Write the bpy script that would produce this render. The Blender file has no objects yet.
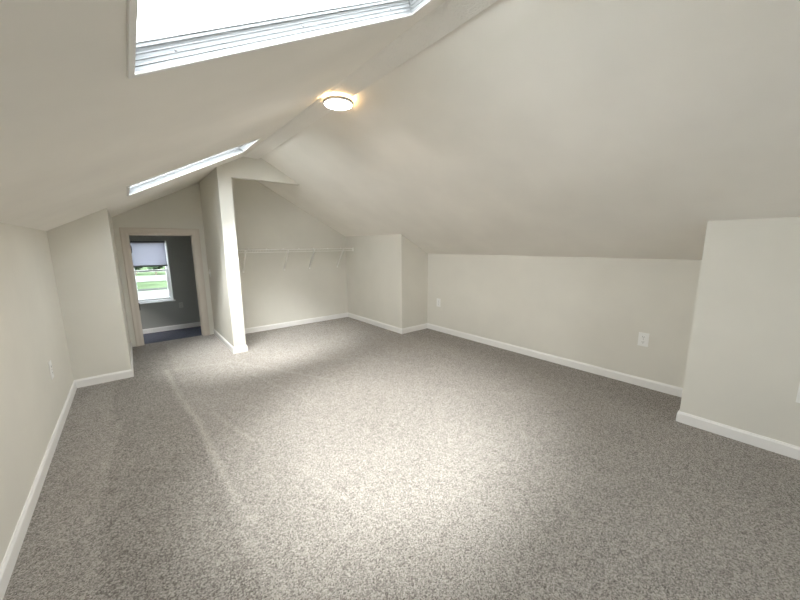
import bpy, bmesh, math, random
from mathutils import Vector, Matrix, noise
random.seed(4)
COL = bpy.context.scene.collection
SC = bpy.context.scene

# ------------------------------------------------------------------ dimensions
XL, XL2 = -0.6168, -0.1243          # left knee wall, left alcove wall
YL, YD = 4.9325, 6.4474             # end of left knee wall, door wall
XPL, XPR, YP = 1.0335, 1.2008, 5.0536   # partition faces, its front
XC, YC, YF = 3.5608, 6.1079, 4.2691     # closet side wall, closet back, its end
XR, ZR_ = 4.1818, 1.3851            # right knee wall and its height
YB, XB = 0.49, 3.5699               # near right bump
ZL_, ML, MR = 1.7098, 0.5279, 0.5445
YN, YE = -3.2, 8.2                  # wall behind the camera, far wall of next room
XRIDGE, ZFAR = 1.5168, -0.19        # ridge, floor of the next room
T = 0.15
BH, BT = 0.095, 0.014
def zl(x): return ZL_ + ML * (x - XL)
def zr(x): return ZR_ + MR * (XR - x)
def zc(x): return zl(x) if x < XRIDGE else zr(x)

# ------------------------------------------------------------------ materials
def nodes(name):
    m = bpy.data.materials.new(name); m.use_nodes = True
    nt = m.node_tree; b = nt.nodes['Principled BSDF']
    return m, nt, b
def coords(nt):
    return nt.nodes.new('ShaderNodeTexCoord').outputs['Object']
def noise_tex(nt, scale, detail=2, rough=.5, vec=None):
    n = nt.nodes.new('ShaderNodeTexNoise'); n.inputs['Scale'].default_value = scale
    n.inputs['Detail'].default_value = detail; n.inputs['Roughness'].default_value = rough
    nt.links.new(vec if vec is not None else coords(nt), n.inputs['Vector'])
    return n.outputs['Fac']
def ramp(nt, fac, stops):
    r = nt.nodes.new('ShaderNodeValToRGB'); e = r.color_ramp.elements
    while len(e) < len(stops): e.new(.5)
    for k, (p, c) in enumerate(stops): e[k].position = p; e[k].color = (*c, 1)
    nt.links.new(fac, r.inputs['Fac']); return r.outputs['Color']
def bump(nt, b, h, strength, dist):
    n = nt.nodes.new('ShaderNodeBump'); n.inputs['Strength'].default_value = strength
    n.inputs['Distance'].default_value = dist
    nt.links.new(h, n.inputs['Height']); nt.links.new(n.outputs['Normal'], b.inputs['Normal'])
def paint(name, col, rough=.6, var=.03, scale=2.0, bs=.15, bscale=260, bd=.001, metal=0, spec=.5):
    m, nt, b = nodes(name)
    lo = tuple(max(0, c * (1 - var)) for c in col); hi = tuple(min(1, c * (1 + var)) for c in col)
    nt.links.new(ramp(nt, noise_tex(nt, scale, 3), [(.3, lo), (.7, hi)]), b.inputs['Base Color'])
    b.inputs['Roughness'].default_value = rough; b.inputs['Metallic'].default_value = metal; b.inputs['Specular IOR Level'].default_value = spec
    if bs: bump(nt, b, noise_tex(nt, bscale, 2), bs, bd)
    return m
def math_node(nt, op, a, b=None, clamp=False):
    n = nt.nodes.new('ShaderNodeMath'); n.operation = op; n.use_clamp = clamp
    for k, v in enumerate((a, b)):
        if v is None: continue
        if isinstance(v, (int, float)): n.inputs[k].default_value = v
        else: nt.links.new(v, n.inputs[k])
    return n.outputs[0]

M = {}
M['wall'] = paint('wall_paint', (.69, .672, .612), .7, spec=.25)
M['ceiling'] = paint('ceiling_paint', (.86, .833, .78), .85, spec=.12)
M['beam'] = paint('textured_beam_paint', (.88, .86, .82), .85, bs=.8, bscale=70, bd=.008, spec=.15)
M['trim'] = paint('white_trim_paint', (.82, .81, .79), .35, var=.01, bs=0)
M['casing'] = paint('door_casing_paint', (.60, .545, .48), .4, var=.02, bs=0)
M['grey_wall'] = paint('dark_grey_wall_paint', (.32, .325, .30), .7)
M['vinyl'] = paint('white_vinyl', (.86, .87, .88), .3, var=.01, bs=0)
M['frame'] = paint('darkened_white_frame', (.33, .345, .355), .45, var=.02, bs=0)  # white skylight frame, greyed in its colour to offset the glare
M['rim'] = paint('pale_grey_metal', (.62, .61, .59), .4, var=.02, bs=0)
M['dim_plate'] = paint('grey_plastic', (.45, .45, .42), .4, var=.01, bs=0)
M['plate'] = paint('white_plastic', (.82, .82, .80), .3, var=.01, bs=0)
M['slot'] = paint('dark_slot', (.05, .05, .05), .5, var=.01, bs=0)
M['wire'] = paint('white_coated_wire', (.88, .87, .83), .35, var=.01, bs=0)
M['black_metal'] = paint('black_metal', (.015, .015, .017), .4, var=.01, bs=0, metal=.6)
M['nickel'] = paint('brushed_nickel', (.36, .35, .34), .35, var=.05, bs=0, metal=.8)
M['rail'] = paint('dark_shade_rail', (.12, .12, .13), .5, var=.02, bs=0)
M['roofing'] = paint('roof_shingle', (.16, .15, .15), .9, var=.3, scale=9)
M['lawn'] = paint('lawn_grass', (.028, .041, .023), .9, var=.35, scale=.35, bs=0, spec=0)
M['bounce'] = paint('pale_bounce_ground', (.62, .62, .60), .9, var=.05, scale=.5, bs=0)  # for the unseen ground that bounces light indoors
M['pale'] = paint('pale_paving', (.058, .061, .059), .9, var=.05, scale=.5, bs=0, spec=0)
M['kerb'] = paint('dark_asphalt', (.020, .022, .022), .9, var=.1, bs=0, spec=0)
M['bark'] = paint('tree_bark', (.13, .10, .08), .9, var=.3, scale=9, bs=0)
M['leaf'] = paint('tree_leaves', (.016, .028, .015), .8, var=.5, scale=2.2, bs=0, spec=0)

def mat_glass():
    m = bpy.data.materials.new('window_glass'); m.use_nodes = True; nt = m.node_tree
    nt.nodes.clear()
    o = nt.nodes.new('ShaderNodeOutputMaterial'); mix = nt.nodes.new('ShaderNodeMixShader')
    t = nt.nodes.new('ShaderNodeBsdfTransparent'); g = nt.nodes.new('ShaderNodeBsdfGlossy')
    t.inputs['Color'].default_value = (.96, .98, .985, 1); g.inputs['Roughness'].default_value = .02
    # faint water spots on the glass
    n = noise_tex(nt, 3.0, 2); s = math_node(nt, 'MULTIPLY', n, .03); s = math_node(nt, 'ADD', s, .045)
    nt.links.new(s, mix.inputs['Fac'])
    nt.links.new(t.outputs[0], mix.inputs[1]); nt.links.new(g.outputs[0], mix.inputs[2])
    nt.links.new(mix.outputs[0], o.inputs['Surface']); return m
M['glass'] = mat_glass()

def mat_shade():
    m = bpy.data.materials.new('pleated_shade_fabric'); m.use_nodes = True; nt = m.node_tree
    nt.nodes.clear()
    o = nt.nodes.new('ShaderNodeOutputMaterial'); mix = nt.nodes.new('ShaderNodeMixShader')
    d = nt.nodes.new('ShaderNodeBsdfDiffuse'); t = nt.nodes.new('ShaderNodeBsdfTranslucent')
    d.inputs['Color'].default_value = (.5, .52, .6, 1); t.inputs['Color'].default_value = (.13, .133, .155, 1)
    mix.inputs['Fac'].default_value = .55
    nt.links.new(d.outputs[0], mix.inputs[1]); nt.links.new(t.outputs[0], mix.inputs[2])
    nt.links.new(mix.outputs[0], o.inputs['Surface']); return m
M['shade'] = mat_shade()

def emit(name, col, s):
    m, nt, b = nodes(name)
    b.inputs['Base Color'].default_value = (.8, .8, .8, 1)
    b.inputs['Emission Color'].default_value = (*col, 1); b.inputs['Emission Strength'].default_value = s
    return m
M['lamp_white'] = emit('led_diffuser', (1, .95, .88), 12.0)
M['lamp_warm'] = emit('led_warm_ring', (1, .64, .30), 15.0)

def mat_carpet(name, dark, mid, light, tracks):
    m, nt, b = nodes(name)
    co = coords(nt)
    # twisted pile: tufts about a centimetre wide, flecked dark to light
    wob = nt.nodes.new('ShaderNodeTexNoise'); wob.inputs['Scale'].default_value = 70; nt.links.new(co, wob.inputs['Vector'])
    mixv = nt.nodes.new('ShaderNodeMix'); mixv.data_type = 'VECTOR'; mixv.inputs['Factor'].default_value = .016
    nt.links.new(co, mixv.inputs['A']); nt.links.new(wob.outputs['Color'], mixv.inputs['B'])
    v = nt.nodes.new('ShaderNodeTexVoronoi'); v.inputs['Scale'].default_value = 170; nt.links.new(mixv.outputs['Result'], v.inputs['Vector'])
    sep = nt.nodes.new('ShaderNodeSeparateXYZ'); nt.links.new(v.outputs['Color'], sep.inputs[0])
    n1 = noise_tex(nt, 140, 3, .75, co)
    n3 = noise_tex(nt, 1.6, 3, .5, co)
    n4 = noise_tex(nt, 14, 2, .5, co)
    f = math_node(nt, 'ADD', math_node(nt, 'MULTIPLY', n1, .70), math_node(nt, 'MULTIPLY', sep.outputs[0], .30))
    f = math_node(nt, 'ADD', f, math_node(nt, 'MULTIPLY', math_node(nt, 'SUBTRACT', n3, .5), .07))
    f = math_node(nt, 'ADD', f, math_node(nt, 'MULTIPLY', math_node(nt, 'SUBTRACT', n4, .5), .08))
    if tracks:
        sx = nt.nodes.new('ShaderNodeSeparateXYZ'); nt.links.new(co, sx.inputs[0])
        # pile brushed the other way in the band the vacuum ran down beside the left wall
        wx = math_node(nt, 'ADD', sx.outputs[0], math_node(nt, 'MULTIPLY', math_node(nt, 'SUBTRACT', n3, .5), .12))
        def step(x0, wd): return math_node(nt, 'DIVIDE', math_node(nt, 'SUBTRACT', wx, x0 - wd / 2), wd, True)
        band = math_node(nt, 'MULTIPLY', step(-.28, .05), math_node(nt, 'SUBTRACT', 1.0, step(.30, .05)))
        tot = math_node(nt, 'MULTIPLY', band, -.045)
        wx2 = wx; tot = math_node(nt, 'ADD', tot, math_node(nt, 'MULTIPLY', step(3.62, .25), -.03))  # shade of the right-hand recess painted into the carpet colour
        for (ax, ay, bx, by, w, s) in tracks:           # brushed-over lines left by a vacuum head
            L = math.hypot(bx - ax, by - ay); ux, uy = (bx - ax) / L, (by - ay) / L
            px = math_node(nt, 'SUBTRACT', sx.outputs[0], ax); py = math_node(nt, 'SUBTRACT', sx.outputs[1], ay)
            al = math_node(nt, 'ADD', math_node(nt, 'MULTIPLY', px, ux), math_node(nt, 'MULTIPLY', py, uy))
            ac = math_node(nt, 'SUBTRACT', math_node(nt, 'MULTIPLY', px, uy), math_node(nt, 'MULTIPLY', py, ux))
            ins = math_node(nt, 'MULTIPLY', math_node(nt, 'GREATER_THAN', al, 0), math_node(nt, 'LESS_THAN', al, L))
            d = math_node(nt, 'SUBTRACT', 1.0, math_node(nt, 'DIVIDE', math_node(nt, 'ABSOLUTE', ac), w), True)
            q = math_node(nt, 'MULTIPLY', math_node(nt, 'MULTIPLY', d, ins), s)
            tot = q if tot is None else math_node(nt, 'ADD', tot, q)
        f = math_node(nt, 'ADD', f, tot)
    nt.links.new(ramp(nt, f, [(.30, dark), (.5, mid), (.72, light)]), b.inputs['Base Color'])
    b.inputs['Roughness'].default_value = .95
    b.inputs['Specular IOR Level'].default_value = .1
    b.inputs['Sheen Weight'].default_value = .15
    hgt = math_node(nt, 'ADD', math_node(nt, 'MULTIPLY', n1, 1.0), math_node(nt, 'MULTIPLY', v.outputs['Distance'], -.8))
    bump(nt, b, hgt, .8, .012)
    return m
TRACKS = [(.20, 4.94, .26, 3.82, .05, .09), (.26, 3.82, .32, 3.16, .045, .09), (.32, 3.16, .33, 2.34, .04, .08), (.33, 2.34, .38, 1.76, .03, .06),
          (.87, 4.84, 1.69, 3.25, .035, .05), (.45, 3.35, .52, 2.95, .035, .05), (.52, 2.95, .62, 2.6, .03, .05), (.98, 4.18, 1.32, 2.66, .03, .035),
          (.75, 2.15, .87, 1.58, .03, .04), (-.22, 3.73, -.29, 2.92, .04, .06), (.2, 4.9, .9, 4.7, .05, .05), (1.3, 4.6, 2.6, 3.4, .03, .03),
          (2.2, 3.9, 2.9, 2.6, .03, .03), (2.4, 2.4, 3.2, 1.4, .04, .03)]
M['carpet'] = mat_carpet('grey_beige_carpet', (.095, .081, .067), (.34, .312, .280), (.575, .535, .487), TRACKS)
M['blue_carpet'] = mat_carpet('dark_blue_carpet', (.03, .033, .05), (.06, .066, .10), (.10, .11, .15), None)

# ------------------------------------------------------------------ mesh helpers
def link(name, bm, mat, parent=None, smooth=False):
    bmesh.ops.remove_doubles(bm, verts=bm.verts, dist=1e-6)
    bmesh.ops.recalc_face_normals(bm, faces=bm.faces)
    me = bpy.data.meshes.new(name); bm.to_mesh(me); bm.free()
    if smooth:
        for p in me.polygons: p.use_smooth = True
    o = bpy.data.objects.new(name, me); COL.objects.link(o)
    if isinstance(mat, (list, tuple)):
        for m in mat: me.materials.append(m)
    else: me.materials.append(mat)
    if parent: o.parent = parent
    return o
def struct(o, label=None):
    o['kind'] = 'structure'
    if label: o['label'] = label
    return o
def tag(o, label, cat, group=None):
    o['label'] = label; o['category'] = cat
    if group: o['group'] = group
    return o
def empty(name, loc, parent=None):
    o = bpy.data.objects.new(name, None); COL.objects.link(o); o.location = loc; o.empty_display_size = .1
    if parent: o.parent = parent
    return o
def add_box(bm, a, b, bev=0):
    t = bmesh.new()
    bmesh.ops.create_cube(t, size=1)
    for v in t.verts:
        v.co = Vector([(a[k] + b[k]) / 2 + v.co[k] * abs(b[k] - a[k]) for k in range(3)])
    if bev: bmesh.ops.bevel(t, geom=t.edges[:], offset=bev, segments=2, profile=.7, affect='EDGES')
    me = bpy.data.meshes.new('tmp'); t.to_mesh(me); t.free(); bm.from_mesh(me); bpy.data.meshes.remove(me)
def box(a, b, bev=0):
    bm = bmesh.new(); add_box(bm, a, b, bev); return bm
def add_prism(bm, poly, y0, y1):
    """poly of (x, z) extruded along y"""
    f0 = [bm.verts.new((x, y0, z)) for x, z in poly]; f1 = [bm.verts.new((x, y1, z)) for x, z in poly]
    bm.faces.new(f0); bm.faces.new(f1[::-1]); n = len(poly)
    for k in range(n): bm.faces.new((f0[k], f1[k], f1[(k + 1) % n], f0[(k + 1) % n]))
def prism(poly, y0, y1):
    bm = bmesh.new(); add_prism(bm, poly, y0, y1); return bm
def add_tube(bm, pts, r, seg=8):
    pts = [Vector(p) for p in pts]; rings = []
    for i, p in enumerate(pts):
        d = (pts[min(i + 1, len(pts) - 1)] - pts[max(i - 1, 0)]).normalized()
        a = d.orthogonal().normalized()
        if rings:
            a = (prev - d * prev.dot(d)).normalized()
        prev = a; b = d.cross(a)
        rings.append([bm.verts.new(p + r * (math.cos(2 * math.pi * k / seg) * a + math.sin(2 * math.pi * k / seg) * b)) for k in range(seg)])
    for r0, r1 in zip(rings, rings[1:]):
        for k in range(seg): bm.faces.new((r0[k], r0[(k + 1) % seg], r1[(k + 1) % seg], r1[k]))
    bm.faces.new(rings[0][::-1]); bm.faces.new(rings[-1])
def add_lathe(bm, prof, seg=48, c=(0, 0, 0)):
    rings = []
    for r, z in prof:
        if r < 1e-6: rings.append([bm.verts.new((c[0], c[1], c[2] + z))])
        else: rings.append([bm.verts.new((c[0] + r * math.cos(2 * math.pi * k / seg), c[1] + r * math.sin(2 * math.pi * k / seg), c[2] + z)) for k in range(seg)])
    for a, b in zip(rings, rings[1:]):
        for k in range(seg):
            k2 = (k + 1) % seg
            if len(a) == 1: bm.faces.new((a[0], b[k], b[k2]))
            elif len(b) == 1: bm.faces.new((a[k], b[0], a[k2]))
            else: bm.faces.new((a[k], b[k], b[k2], a[k2]))
def sweep_floor(path, prof, side=1):
    """prof of (offset into the room, height) swept along a floor polyline, mitred; side=+1: room on the right of the path"""
    bm = bmesh.new(); P = [Vector((x, y)) for x, y in path]; rings = []
    for i, p in enumerate(P):
        ds = []
        if i: ds.append((P[i] - P[i - 1]).normalized())
        if i < len(P) - 1: ds.append((P[i + 1] - P[i]).normalized())
        ns = [Vector((d.y, -d.x)) * side for d in ds]
        if len(ns) == 1: n = ns[0]
        else: n = (ns[0] + ns[1]); n = n / (n.dot(ns[0]))
        rings.append([bm.verts.new((p.x + n.x * o, p.y + n.y * o, z)) for o, z in prof])
    m = len(prof)
    for a, b in zip(rings, rings[1:]):
        for k in range(m): bm.faces.new((a[k], b[k], b[(k + 1) % m], a[(k + 1) % m]))
    bm.faces.new(rings[0][::-1]); bm.faces.new(rings[-1])
    return bm
def sweep_frame(O, U, V, W, lu, lv, prof):
    """(inset, depth) profile swept round the rectangle O + [0, lu] U + [0, lv] V, mitred"""
    bm = bmesh.new(); rings = []
    for su, sv in ((0, 0), (1, 0), (1, 1), (0, 1)):
        rings.append([bm.verts.new(O + U * (i if su == 0 else lu - i) + V * (i if sv == 0 else lv - i) + W * w) for i, w in prof])
    m = len(prof)
    for q in range(4):
        a, b = rings[q], rings[(q + 1) % 4]
        for k in range(m): bm.faces.new((a[k], b[k], b[(k + 1) % m], a[(k + 1) % m]))
    return bm

# ------------------------------------------------------------------ setting: floor
bm = bmesh.new()
add_box(bm, (XL - T, YN - T, -.25), (XR + T, YD + .05, 0))
struct(link('floor', bm, M['carpet']), 'grey beige carpet floor of the attic room')
struct(link('floor_next_room', box((-1.3, YD + .05, ZFAR - .25), (2.6, YE + T, ZFAR)), M['blue_carpet']), 'dark blue carpet beyond the doorway')
struct(link('trim_1', box((.0428, YD + .045, ZFAR), (.8563, YD + .06, -.002)), M['trim']), 'riser under the threshold')

# ------------------------------------------------------------------ setting: walls
struct(link('wall_left', box((XL - T, YN, 0), (XL, YL, zl(XL) + .02)), M['wall']))
struct(link('wall_left_alcove', prism([(XL - T, 0), (XL2, 0), (XL2, zl(XL2) + .02), (XL - T, zl(XL - T) + .02)], YL, YD), M['wall']))
def door_wall(y0, y1, mat, x0, x1, name):
    poly = [(x0, ZFAR if name != 'wall_door' else 0), (.03, ZFAR if name != 'wall_door' else 0), (.03, 1.74), (.87, 1.74),
            (.87, ZFAR if name != 'wall_door' else 0), (x1, ZFAR if name != 'wall_door' else 0), (x1, zc(x1) + .02)]
    if x1 > XRIDGE: poly.append((XRIDGE, zl(XRIDGE) + .02))
    poly.append((x0, zl(x0) + .02))
    return struct(link(name, prism(poly, y0, y1), mat))
door_wall(YD, YD + .06, M['wall'], XL2 - .1, XPR, 'wall_door')
door_wall(YD + .06, YD + .12, M['grey_wall'], -1.0, 2.4, 'wall_next_room_near')
struct(link('wall_next_room_left', prism([(-1.15, ZFAR), (-1.0, ZFAR), (-1.0, zl(-1.0) + .02), (-1.15, zl(-1.15) + .02)], YD + .06, YE), M['grey_wall']))
struct(link('wall_next_room_right', prism([(2.4, ZFAR), (2.55, ZFAR), (2.55, zr(2.55) + .02), (2.4, zr(2.4) + .02)], YD + .06, YE), M['grey_wall']))
# far wall with the window opening
WX0, WX1, WZ0, WZ1 = .0, .63, .44, 1.66
bm = bmesh.new()
add_prism(bm, [(-1.15, ZFAR), (WX0, ZFAR), (WX0, zl(WX0) + .02), (-1.15, zl(-1.15) + .02)], YE, YE + T)
add_prism(bm, [(WX1, ZFAR), (2.55, ZFAR), (2.55, zr(2.55) + .02), (XRIDGE, zl(XRIDGE) + .02), (WX1, zl(WX1) + .02)], YE, YE + T)
add_prism(bm, [(WX0, ZFAR), (WX1, ZFAR), (WX1, WZ0), (WX0, WZ0)], YE, YE + T)
add_prism(bm, [(WX0, WZ1), (WX1, WZ1), (WX1, zl(WX1) + .02), (WX0, zl(WX0) + .02)], YE, YE + T)
struct(link('wall_next_room_far', bm, M['grey_wall']))
# partition with post and the gable header over the closet
ZH, XH, HD = 2.4758, 2.1414, .11
bm = bmesh.new()
add_prism(bm, [(XPL, 0), (XPR, 0), (XPR, ZH), (XH + .05, ZH), (XH + .05, zr(XH + .05) + .02), (XRIDGE, zl(XRIDGE) + .02), (XPL, zl(XPL) + .02)], YP, YP + HD)
add_prism(bm, [(XPL, 0), (XPR, 0), (XPR, zl(XPR) + .02), (XPL, zl(XPL) + .02)], YP + HD, YD)
struct(link('wall_partition', bm, M['wall']), 'wall between the doorway and the closet with a gable header')
struct(link('wall_closet_back', prism([(XPR, 0), (XC + .1, 0), (XC + .1, zr(XC + .1) + .02), (XRIDGE, zl(XRIDGE) + .02), (XPR, zl(XPR) + .02)], YC, YC + T), M['wall']))
struct(link('wall_closet_side', prism([(XC, 0), (XR + T, 0), (XR + T, zr(XR + T) + .02), (XC, zr(XC) + .02)], YF, YC + T), M['wall']))
struct(link('wall_right', box((XR, YB, 0), (XR + T, YF, ZR_ + .02)), M['wall']))
struct(link('wall_right_near', prism([(XB, 0), (XR + T, 0), (XR + T, zr(XR + T) + .02), (XB, zr(XB) + .02)], YN, YB), M['wall']))

# gable wall behind the camera
GX0, GX1, GZ0, GZ1 = 1.0, 2.05, .7, 1.9  # opening of the added fill-light window
def gable(y0, y1):
    bm = bmesh.new(); e = .02
    add_prism(bm, [(XL - T, 0), (GX0, 0), (GX0, zl(GX0) + e), (XL - T, zl(XL - T) + e)], y0, y1)
    add_prism(bm, [(GX1, 0), (XR + T, 0), (XR + T, zr(XR + T) + e), (GX1, zr(GX1) + e)], y0, y1)
    add_prism(bm, [(GX0, 0), (GX1, 0), (GX1, GZ0), (GX0, GZ0)], y0, y1)
    add_prism(bm, [(GX0, GZ1), (GX1, GZ1), (GX1, zr(GX1) + e), (XRIDGE, zl(XRIDGE) + e), (GX0, zl(GX0) + e)], y0, y1)
    return bm
struct(link('wall_front', gable(YN - T, YN), M['wall']))

# ------------------------------------------------------------------ setting: ceilings
XS0, XS1 = .0664, 1.2237
SKY = [(.66, 1.3753), (3.8258, 4.4816)]
NL = Vector((-ML, 0, 1)).normalized(); UL = Vector((1, 0, ML)).normalized()
TC = .10
def slab_left():
    bm = bmesh.new()
    xs = [XL - .3, XS0, XS1, XRIDGE]; ys = [YN - .25] + [v for s in SKY for v in s] + [YE + .25]
    def solid(i, j):
        return 0 <= i < 3 and 0 <= j < len(ys) - 1 and not (i == 1 and j in (1, 3))
    cache = {}
    def vt(i, j, top):
        k = (i, j, top)
        if k not in cache:
            p = Vector((xs[i], ys[j], zl(xs[i])))
            if top: p = p + (NL * TC if i < 3 else Vector((0, 0, TC / NL.z)))
            cache[k] = bm.verts.new(p)
        return cache[k]
    for i in range(3):
        for j in range(len(ys) - 1):
            if not solid(i, j): continue
            for top in (0, 1):
                f = [vt(i, j, top), vt(i + 1, j, top), vt(i + 1, j + 1, top), vt(i, j + 1, top)]
                bm.faces.new(f if top else f[::-1])
            for (di, dj, a, b) in ((-1, 0, (0, 0), (0, 1)), (1, 0, (1, 0), (1, 1)), (0, -1, (0, 0), (1, 0)), (0, 1, (0, 1), (1, 1))):
                if not solid(i + di, j + dj):
                    bm.faces.new((vt(i + a[0], j + a[1], 0), vt(i + b[0], j + b[1], 0), vt(i + b[0], j + b[1], 1), vt(i + a[0], j + a[1], 1)))
    return bm
struct(link('ceiling_left', slab_left(), M['ceiling']), 'left sloping ceiling with two skylights')
tv = TC / NL.z
struct(link('ceiling_right', prism([(XRIDGE, zr(XRIDGE)), (XR + .3, zr(XR + .3)), (XR + .3, zr(XR + .3) + tv), (XRIDGE, zr(XRIDGE) + tv)], YN - .25, YE + .25), M['ceiling']), 'right sloping ceiling')
# flat strip along the ridge
ZB = 2.762
bm = bmesh.new()
b0, b1 = 1.400, 1.583
add_prism(bm, [(b0 - .016, zl(b0 - .016) - .001), (b0 + .004, ZB - .003), (b1 - .006, ZB - .004), (b1, ZB), (b1, zr(b1) + .01), (XRIDGE, zl(XRIDGE) + .01), (b0, zl(b0) + .01)], YN, YP)
struct(link('ceiling_beam', bm, M['beam']), 'flat textured strip along the ridge of the ceiling')

# ------------------------------------------------------------------ setting: baseboards
BP = [(-.002, 0), (BT, 0), (BT, BH * .80), (BT - .003, BH * .88), (BT - .006, BH * .92), (BT - .007, BH), (-.002, BH)]
struct(link('baseboard_left', sweep_floor([(XL, YN), (XL, YL), (XL2, YL), (XL2, YD - .018)], BP), M['trim']))
struct(link("baseboard_partition", sweep_floor([(XPL, YD - .018), (XPL, YP), (XPR, YP), (XPR, YC)], BP), M["trim"]))
struct(link('baseboard_closet', sweep_floor([(XPR + BT, YC), (XC, YC), (XC, YF), (XR - BT, YF)], BP), M['trim']))
struct(link('baseboard_right', sweep_floor([(XR, YF), (XR, YB), (XB, YB), (XB, YN)], BP), M['trim']))
bb = link('baseboard_next_room', sweep_floor([(-1.0, YE), (2.4, YE)], [(o, z * 1.0) for o, z in BP]), M['trim']); bb.location.z = ZFAR
struct(bb)
struct(link('baseboard_front', sweep_floor([(XB - BT, YN), (XL + BT, YN)], BP), M['trim']))

# ------------------------------------------------------------------ setting: door frame
door = struct(empty('door_1', (.45, YD, 0)))
door['label'] = 'open doorway with beige casing to the grey room'
def at(bm, o):                         # meshes are written in world space: move them under their parent
    bm.transform(Matrix.Translation(-o.location)); return bm
JX0, JX1, JZ = .0428, .8563, 1.7259
CX0, CX1, CZ = -.0738, .9684, 1.8287
cas = bmesh.new()
cp = [(-.104, 0), (-.104, .018), (-.09, .021), (-.06, .016), (-.03, .016), (-.012, .012), (-.004, .010), (-.004, 0)]
# casing: profile swept up, over and down
def casing():
    bm = bmesh.new(); rings = []
    for (x, z, sx, sz) in ((JX0, 0, 1, 0), (JX0, JZ, 1, 1), (JX1, JZ, -1, 1), (JX1, 0, -1, 0)):
        rings.append([bm.verts.new((x + sx * i, YD - d, z - sz * i)) for i, d in cp])
    for a, b in zip(rings, rings[1:]):
        for k in range(len(cp)): bm.faces.new((a[k], b[k], b[(k + 1) % len(cp)], a[(k + 1) % len(cp)]))
    bm.faces.new(rings[0][::-1]); bm.faces.new(rings[-1]); return bm
cas.free()
link('door_casing', at(casing(), door), M['casing'], door)
bm = bmesh.new()
for (a, b) in (((JX0 - .013, YD - .002, 0), (JX0, YD + .122, JZ)), ((JX1, YD - .002, 0), (JX1 + .014, YD + .122, JZ)), ((JX0 - .013, YD - .002, JZ), (JX1 + .014, YD + .122, JZ + .014))):
    add_box(bm, a, b)
for (a, b) in (((JX1 - .011, YD + .05, 0), (JX1, YD + .085, JZ)), ((JX0 + .0, YD + .05, JZ - .011), (JX1, YD + .085, JZ))):
    add_box(bm, a, b)
link('door_jamb', at(bm, door), M['casing'], door)
bm = box((JX0 - .040, YD + .135, .008), (JX0 - .006, YD + .135 + .80, JZ - .005), .003)
leaf = link('door_leaf', at(bm, door), M['casing'], door)
for z in (1.505, .60):
    bm = bmesh.new()
    add_tube(bm, [(JX0 + .004, YD + .128, z - .05), (JX0 + .004, YD + .128, z + .05)], .009, 10)
    add_box(bm, (JX0 - .004, YD + .09, z - .05), (JX0 + .003, YD + .128, z + .05))
    add_lathe(bm, [(0, -.062), (.006, -.058), (.008, -.05), (.008, .05), (.006, .058), (0, .062)], 10, (JX0 + .004, YD + .128, z))
    h = link('hinge', at(bm, door), M['black_metal'], door); h['label'] = 'black hinge'
st = link('strike_plate', at(box((JX1 - .003, YD + .09, .80), (JX1 + .001, YD + .118, .90)), door), M['black_metal'], door)

# ------------------------------------------------------------------ setting: windows
# window_1: single hung window of the next room
w1 = struct(empty('window_1', ((WX0 + WX1) / 2, YE, WZ0)))
w1['label'] = 'half shaded window seen through the doorway'
O = Vector((WX0, YE + .03, WZ0)); U = Vector((1, 0, 0)); V = Vector((0, 0, 1)); W = Vector((0, 1, 0))
link('window_frame', at(sweep_frame(O, U, V, W, WX1 - WX0, WZ1 - WZ0, [(0, 0), (.018, 0), (.022, .03), (.03, .03), (.03, .09), (0, .09)]), w1), M['vinyl'], w1)
zm = 1.06
for nm, z0, z1, yo in (('lower_sash', WZ0 + .03, zm + .02, .035), ('upper_sash', zm - .02, WZ1 - .03, .062)):
    s = link(nm, at(sweep_frame(Vector((WX0 + .03, YE + .03 + yo, z0)), U, V, W, WX1 - WX0 - .06, z1 - z0, [(0, 0), (.032, 0), (.036, .006), (.036, .025), (0, .025)]), w1), M['vinyl'], w1)
    link('glass', at(box((WX0 + .06, YE + .03 + yo + .010, z0 + .03), (WX1 - .06, YE + .03 + yo + .013, z1 - .03)), w1), M['glass'], s)
link('window_sill', at(box((WX0 - .03, YE - .03, WZ0 - .022), (WX1 + .03, YE + .06, WZ0), .004), w1), M['vinyl'], w1)
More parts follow.
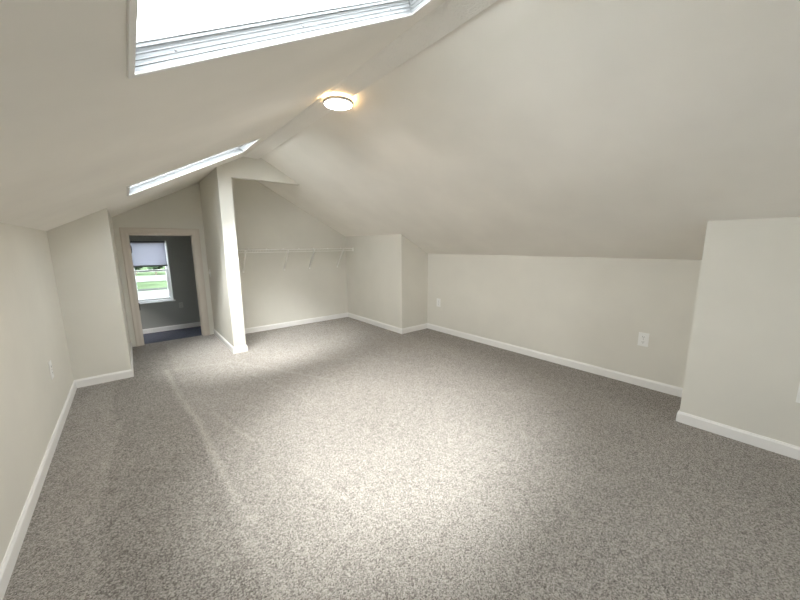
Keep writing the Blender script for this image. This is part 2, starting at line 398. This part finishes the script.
# skylights
for n, (y0, y1) in ((2, SKY[0]), (3, SKY[1])):
    O = Vector((XS0, y0, zl(XS0)))
    w = struct(empty('window_%d' % n, O))
    w['label'] = 'large near skylight in the left sloping ceiling' if n == 2 else 'far skylight in the left slope beside the partition'
    lu = (XS1 - XS0) / UL.x; lv = y1 - y0
    prof = [(.009, 0), (.012, 0), (.013, .010), (.017, .0115), (.015, .0145), (.0175, .0225), (.0215, .024), (.0195, .027),
            (.0225, .035), (.0265, .0365), (.0265, .039), (.032, .046), (.040, .047), (.040, .055), (.047, .056), (.047, .075), (0, .075), (0, .004), (.009, .004)]
    link('skylight_trim', at(sweep_frame(O, UL, Vector((0, 1, 0)), NL, lu, lv, [(-.009, -.008), (.008, -.008), (.0105, -.005), (.0105, .004), (0, .004), (0, 0), (-.009, 0)]), w), M['trim'], w)['label'] = 'white trim around the opening'
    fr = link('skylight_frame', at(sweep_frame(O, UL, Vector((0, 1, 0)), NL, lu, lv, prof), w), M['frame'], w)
    bm = bmesh.new()
    A = O + NL * .062
    for k in (0, .004):
        pass
    pts = [A + UL * .043 + Vector((0, .043, 0)), A + UL * (lu - .043) + Vector((0, .043, 0)), A + UL * (lu - .043) + Vector((0, lv - .043, 0)), A + UL * .043 + Vector((0, lv - .043, 0))]
    lo = [bm.verts.new(q) for q in pts]; hi = [bm.verts.new(q + NL * .004) for q in pts]
    bm.faces.new(lo[::-1]); bm.faces.new(hi)
    for k in range(4): bm.faces.new((lo[k], lo[(k + 1) % 4], hi[(k + 1) % 4], hi[k]))
    link('skylight_glass', at(bm, w), M['glass'], w)
    for s in (.12, .5, .88):                       # little fixing screws in the frame
        for yy, sg in ((y1, -1), (y0, 1)):
            bm = bmesh.new()
            c = O + UL * (lu * s) + Vector((0, (yy - y0) + sg * .0205, 0)) + NL * .029
            bmesh.ops.create_icosphere(bm, subdivisions=2, radius=.0045, matrix=Matrix.Translation(c))
            link('screw', at(bm, w), M['nickel'], w, True)
# window_4: unseen window added behind the camera to brighten the ceilings
w4 = struct(empty('window_4', ((GX0 + GX1) / 2, YN, GZ0)))
O = Vector((GX0, YN - .03, GZ0)); W = Vector((0, -1, 0))
link('window_frame', at(sweep_frame(O, U, V, W, GX1 - GX0, GZ1 - GZ0, [(0, 0), (.05, 0), (.05, .08), (0, .08)]), w4), M['vinyl'], w4)
link('mullion', at(box(((GX0 + GX1) / 2 - .03, YN - .10, GZ0 + .04), ((GX0 + GX1) / 2 + .03, YN - .04, GZ1 - .04)), w4), M['vinyl'], w4)
link('glass', at(box((GX0 + .045, YN - .073, GZ0 + .045), (GX1 - .045, YN - .069, GZ1 - .045)), w4), M['glass'], w4)
link('window_sill', at(box((GX0 - .03, YN - .06, GZ0 - .022), (GX1 + .03, YN + .03, GZ0), .004), w4), M['vinyl'], w4)

# ------------------------------------------------------------------ pleated shade of the far window
sh = tag(empty('window_shade', ((WX0 + WX1) / 2, YE + .03, WZ1)), 'pale pleated shade half lowered over the window beyond the doorway', 'window shade')
SX0, SX1, SZ = WX0 + .022, WX1 - .028, 1.145
link('head_rail', at(box((SX0, YE + .008, WZ1 - .045), (SX1, YE + .05, WZ1 - .002), .004), sh), M['rail'], sh)['label'] = 'dark head rail'
bm = bmesh.new(); n = 26; z0, z1 = SZ + .025, WZ1 - .04
front = []
for k in range(n * 2 + 1):
    z = z1 + (z0 - z1) * k / (n * 2); y = YE + (.022 if k % 2 else .032)
    front.append((bm.verts.new((SX0 + .004, y, z)), bm.verts.new((SX1 - .004, y, z))))
for a, b in zip(front, front[1:]): bm.faces.new((a[0], a[1], b[1], b[0]))
link('shade_fabric', at(bm, sh), M['shade'], sh)
link('bottom_rail', at(box((SX0, YE + .012, SZ), (SX1, YE + .042, SZ + .03), .004), sh), M['rail'], sh)['label'] = 'dark bottom rail'

# ------------------------------------------------------------------ ceiling lamp
LX, LY, LZ = 1.508, 2.628, 2.712
lamp = tag(empty('ceiling_light', (LX, LY, LZ)), 'round flat lit ceiling light with grey rim under the ridge beam', 'ceiling light')
R = .128
bm = bmesh.new(); add_lathe(bm, [(R - .012, .002), (R - .004, 0), (R, .003), (R, .024), (R - .006, .027), (R - .020, .027), (R - .020, .020), (R - .012, .018), (R - .012, .002)], 64)
link('rim', bm, M['rim'], lamp, False)['label'] = 'pale grey rim'
bm = bmesh.new(); add_lathe(bm, [(0, .0015), (R - .03, .002), (R - .0125, .004), (R - .0125, .010), (0, .010)], 64)
link('diffuser', bm, M['lamp_white'], lamp, True)
bm = bmesh.new(); add_lathe(bm, [(.055, .0265), (R - .021, .0265), (R - .021, .0225), (.055, .0225), (.055, .0265)], 48)
link('back_light_ring', bm, M['lamp_warm'], lamp)['label'] = 'warm glowing ring on the back'
bm = bmesh.new(); add_lathe(bm, [(0, .010), (.052, .010), (.052, .0472), (0, .0472)], 40)
link('mounting_base', bm, M['plate'], lamp)

# ------------------------------------------------------------------ outlets and switches
def plate_parts(root, w, h, kind, pm):
    """built facing -Y at the origin, centre of the plate"""
    bm = box((-w / 2, -.006, -h / 2), (w / 2, .0, h / 2), .0025)
    link('cover_plate', bm, pm, root)
    if kind == 'outlet':
        for s in (1, -1):
            bm = bmesh.new(); r = w * .22
            prof = []
            t = bmesh.new()
            vs = [t.verts.new((r * 1.05 * math.cos(2 * math.pi * k / 20), 0, max(-r * .8, min(r * .8, r * 1.05 * math.sin(2 * math.pi * k / 20))))) for k in range(20)]
            t.faces.new(vs); g = bmesh.ops.extrude_face_region(t, geom=t.faces[:])
            for v in g['geom']:
                if isinstance(v, bmesh.types.BMVert): v.co.y -= .003
            for v in t.verts: v.co.z += s * h * .19; v.co.y -= .0055
            rc = link('receptacle', t, pm, root); bm.free()
            bm = bmesh.new()
            for dx, hh in ((-.3, .55), (.3, .45)):
                add_box(bm, (dx * r * 1.3 - .0016, -.0092, s * h * .19 + r * (.15 - hh * .5)), (dx * r * 1.3 + .0016, -.0080, s * h * .19 + r * (.15 + hh * .5)))
            add_box(bm, (-.003, -.0092, s * h * .19 - r * .62), (.003, -.0080, s * h * .19 - r * .34))
            link('slots', bm, M['slot'], rc)['label'] = 'dark plug slots'
        bm = bmesh.new(); bmesh.ops.create_icosphere(bm, subdivisions=2, radius=.004, matrix=Matrix.Translation((0, -.006, 0)))
        link('screw', bm, M['nickel'], root, True)
    else:
        bm = box((-w * .12, -.0085, -h * .12), (w * .12, -.005, h * .12), .001)
        pd = link('toggle_plate', bm, pm, root)
        bm = bmesh.new(); add_prism(bm, [(-.005, -.012), (.005, -.012), (.005, .012), (-.005, .012)], -.022, -.008)
        link('toggle', bm, pm, pd)
        for s in (1, -1):
            bm = bmesh.new(); bmesh.ops.create_icosphere(bm, subdivisions=2, radius=.0035, matrix=Matrix.Translation((0, -.006, s * h * .3)))
            link('screw', bm, M['nickel'], root, True)
def fitting(name, loc, rz, w, h, kind, label, cat, pm=None):
    r = tag(empty(name, loc), label, cat); r.rotation_euler = (0, 0, rz)
    plate_parts(r, w, h, kind, pm or M['plate']); return r
fitting('wall_outlet', (XR, .948, .523), -math.pi / 2, .094, .148, 'outlet', 'white electrical outlet on the right knee wall, the nearer one', 'outlet')
fitting('wall_outlet', (XR, 3.985, .523), -math.pi / 2, .09, .145, 'outlet', 'small white outlet on the right knee wall near the closet corner', 'outlet')
fitting('wall_outlet', (XB, -.183, .513), -math.pi / 2, .125, .19, 'outlet', 'white wall plate cut by the right photo edge on the near right wall', 'wall plate')
fitting('wall_outlet', (XL, 3.93, .518), math.pi / 2, .085, .15, 'outlet', 'white outlet low on the left wall near the alcove corner', 'outlet')
fitting('wall_outlet', (.746, YE, .318), 0, .075, .115, 'outlet', 'faint grey outlet on the dark wall beyond the doorway, beside the window', 'outlet', M['dim_plate'])
fitting('light_switch', (XPL, 6.28, 1.10), -math.pi / 2, .075, .12, 'blank', 'slim light switch on the partition beside the door casing', 'switch')

# ------------------------------------------------------------------ wire closet shelf
ZS = 1.482; SX0, SX1 = XPR + .006, XC - .006; SY0, SY1 = 5.808, YC - .008
shelf = tag(empty('wire_shelf', ((SX0 + SX1) / 2, YC, ZS)), 'white wire closet shelf spanning the closet back wall', 'shelf')
bm = bmesh.new()
for y in (SY0, SY0 + .10, SY0 + .20, SY1 - .004): add_tube(bm, [(SX0, y, ZS - .006), (SX1, y, ZS - .006)], .0042, 8)
add_tube(bm, [(SX0, SY0 - .002, ZS - .048), (SX1, SY0 - .002, ZS - .048)], .0048, 8)
link('long_rods', at(bm, shelf), M['wire'], shelf, True)
bm = bmesh.new(); n = int((SX1 - SX0) / .026)
for k in range(n + 1):
    x = SX0 + .01 + (SX1 - SX0 - .02) * k / n
    add_tube(bm, [(x, SY1, ZS), (x, SY0 + .004, ZS), (x, SY0 - .004, ZS - .006), (x, SY0 - .006, ZS - .048)], .0021, 5)
o = link('deck_wires', at(bm, shelf), M['wire'], shelf, True)
for x in (1.50, 2.215, 2.715, 3.33):
    bm = bmesh.new()
    p0 = Vector((x, SY0 - .004, ZS - .012)); p1 = Vector((x + .012, YC - .006, 1.125))
    d = (p1 - p0).normalized(); nrm = Vector((1, 0, 0)); q = d.cross(nrm)
    for a, b in ((-.011, -.007), (.007, .011)):           # folded steel channel
        vs = []
        for pt in (p0, p1):
            vs.append([bm.verts.new(pt + nrm * s + q * t) for s, t in ((a, -.010), (b, -.010), (b, .010), (a, .010))])
        bm.faces.new(vs[0][::-1]); bm.faces.new(vs[1])
        for k in range(4): bm.faces.new((vs[0][k], vs[1][k], vs[1][(k + 1) % 4], vs[0][(k + 1) % 4]))
    vs = []
    for pt in (p0, p1): vs.append([bm.verts.new(pt + nrm * s + q * t) for s, t in ((-.011, .006), (.011, .006), (.011, .010), (-.011, .010))])
    bm.faces.new(vs[0][::-1]); bm.faces.new(vs[1])
    for k in range(4): bm.faces.new((vs[0][k], vs[1][k], vs[1][(k + 1) % 4], vs[0][(k + 1) % 4]))
    br = link('bracket', at(bm, shelf), M['wire'], shelf)
    bm = box((x - .002, YC - .008, 1.085), (x + .026, YC + .0, 1.145), .003)
    link('bracket_foot', at(bm, shelf), M['wire'], br)
    bm = bmesh.new(); add_tube(bm, [(x, SY0 - .010, ZS + .002), (x, SY0 - .012, ZS - .05), (x, SY0 + .006, ZS - .055)], .006, 8)
    link('bracket_hook', at(bm, shelf), M['wire'], br, True)
for k in range(8):
    x = SX0 + .12 + k * (SX1 - SX0 - .24) / 7
    link('wall_clip', at(box((x - .01, YC - .018, ZS - .016), (x + .01, YC, ZS + .014), .003), shelf), M['wire'], shelf)
link('end_bracket', at(box((SX1 - .006, SY0 - .016, ZS - .06), (XC, SY0 + .02, ZS + .012), .002), shelf), M['wire'], shelf)

# ------------------------------------------------------------------ outside, seen through the far window
GZ = -3.2
struct(link('ground_lawn', box((-120, -80, GZ - .5), (140, 160, GZ)), M['lawn']), 'pale lawn outside the far window')
struct(link('bounce_yard', box((-40, -40, GZ), (50, 20, GZ + .03)), M['bounce']))  # unseen pale ground, added to bounce neutral light up through the rear window
struct(link('path_concrete', box((-60, 30, GZ), (60, 44, GZ + .03)), M['pale']))
struct(link('road', box((-90, 44.6, GZ), (90, 46.4, GZ + .02)), M['kerb']))
bm = bmesh.new(); add_prism(bm, [(-3, GZ), (12, GZ), (12, GZ + .03), (-3, GZ + .03)], 56, 67)
struct(link('path_drive', bm, M['pale']))
def tree(x, y, s, label):
    r = tag(empty('tree', (x, y, GZ)), label, 'tree', 'trees beyond the lawn')
    bm = bmesh.new()
    prev = None
    add_tube(bm, [(0, 0, 0), (.05 * s, 0, .5 * s), (.0, .03 * s, 1.0 * s)], .09 * s, 8)
    add_tube(bm, [(0, 0.02 * s, .8 * s), (.35 * s, .1 * s, 1.4 * s)], .045 * s, 6)
    add_tube(bm, [(0, 0.02 * s, .8 * s), (-.3 * s, -.1 * s, 1.4 * s)], .045 * s, 6)
    link('trunk', bm, M['bark'], r)
    bm = bmesh.new()
    for k in range(9):
        a = k * 2.4; q = .55 * s * math.sqrt(k / 9)
        c = Vector((q * math.cos(a), q * math.sin(a), 1.2 * s + random.uniform(-.35, .35) * s))
        t = bmesh.new(); bmesh.ops.create_icosphere(t, subdivisions=3, radius=random.uniform(.38, .55) * s)
        for v in t.verts:
            v.co += v.co.normalized() * noise.noise(v.co * (3.5 / s) + c) * .22 * s; v.co += c
        me = bpy.data.meshes.new('tmp'); t.to_mesh(me); t.free(); bm.from_mesh(me); bpy.data.meshes.remove(me)
    link('crown', bm, M['leaf'], r)
for k, (x, y, s) in enumerate([(-1.9, 69, 1.2), (.7, 71, 1.1), (3.3, 69, 1.25), (6.0, 71, 1.1), (-4.6, 71, 1.2)]):
    tree(x, y, s, 'distant green tree beyond the lawn outside the far window')

# ------------------------------------------------------------------ light
w = bpy.data.worlds.new('overcast_sky'); SC.world = w; w.use_nodes = True
nt = w.node_tree; bg = nt.nodes['Background']
tc = nt.nodes.new('ShaderNodeTexCoord'); sx = nt.nodes.new('ShaderNodeSeparateXYZ'); nt.links.new(tc.outputs['Generated'], sx.inputs[0])
rp = ramp(nt, sx.outputs[2], [(0, (.98, .985, 1.0)), (.9, (.90, .95, 1.0))])
nt.links.new(rp, bg.inputs['Color']); bg.inputs['Strength'].default_value = 13.0
sun = bpy.data.lights.new('sun', 'SUN'); sun.energy = 37.0; sun.angle = math.radians(45); sun.color = (1, .975, .945)
so = bpy.data.objects.new('sun', sun); COL.objects.link(so); so.location = (-3, -3, 9)
so.rotation_euler = Vector((.86, .95, -2.4)).to_track_quat('-Z', 'Y').to_euler()
led = bpy.data.lights.new('led', 'AREA'); led.shape = 'DISK'; led.size = .23; led.energy = 27; led.color = (1, .94, .86); led.spread = math.radians(150)
lo_ = bpy.data.objects.new('led', led); COL.objects.link(lo_); lo_.location = (LX, LY, LZ - .001)
def portal(name, O, U, V, direction):
    l = bpy.data.lights.new(name, 'AREA'); l.shape = 'RECTANGLE'; l.size = U.length; l.size_y = V.length; l.cycles.is_portal = True
    o = bpy.data.objects.new(name, l); COL.objects.link(o)
    z = -direction.normalized(); x = U.normalized(); y = z.cross(x)
    m = Matrix((x, y, z)).transposed().to_4x4(); m.translation = O + U / 2 + V / 2; o.matrix_world = m
for y0, y1 in SKY:
    portal('skylight_portal', Vector((XS0, y0, zl(XS0))) + NL * .085, UL * ((XS1 - XS0) / UL.x), Vector((0, y1 - y0, 0)), -NL)
portal('window_portal', Vector((GX0, YN - .12, GZ0)), Vector((GX1 - GX0, 0, 0)), Vector((0, 0, GZ1 - GZ0)), Vector((0, 1, 0)))
portal('window_portal', Vector((WX0, YE + .14, WZ0)), Vector((WX1 - WX0, 0, 0)), Vector((0, 0, WZ1 - WZ0)), Vector((0, -1, 0)))

# ------------------------------------------------------------------ camera
f, pitch, yaw, roll = 326.058, math.radians(-9.6558), math.radians(39.5173), math.radians(-.39021)
fw = Vector((math.sin(yaw) * math.cos(pitch), math.cos(yaw) * math.cos(pitch), math.sin(pitch)))
rt = Vector((math.cos(yaw), -math.sin(yaw), 0)); up = rt.cross(fw)
r2 = rt * math.cos(roll) + up * math.sin(roll); u2 = up * math.cos(roll) - rt * math.sin(roll)
cd = bpy.data.cameras.new('camera'); cd.sensor_width = 36; cd.lens = f / 800 * 36; cd.clip_start = .02; cd.clip_end = 500
co = bpy.data.objects.new('camera', cd); COL.objects.link(co)
m = Matrix((r2, u2, -fw)).transposed().to_4x4(); m.translation = (0, 0, 1.55); co.matrix_world = m
SC.camera = co
vs = SC.view_settings
vs.view_transform = 'Standard'; vs.look = 'None'; vs.gamma = 1; vs.use_curve_mapping = False
vs.exposure = 0.19
SC.cycles.max_bounces = 16; SC.cycles.diffuse_bounces = 10; SC.cycles.transparent_max_bounces = 12
SC.cycles.use_denoising = True
SC.cycles.sample_clamp_indirect = 8
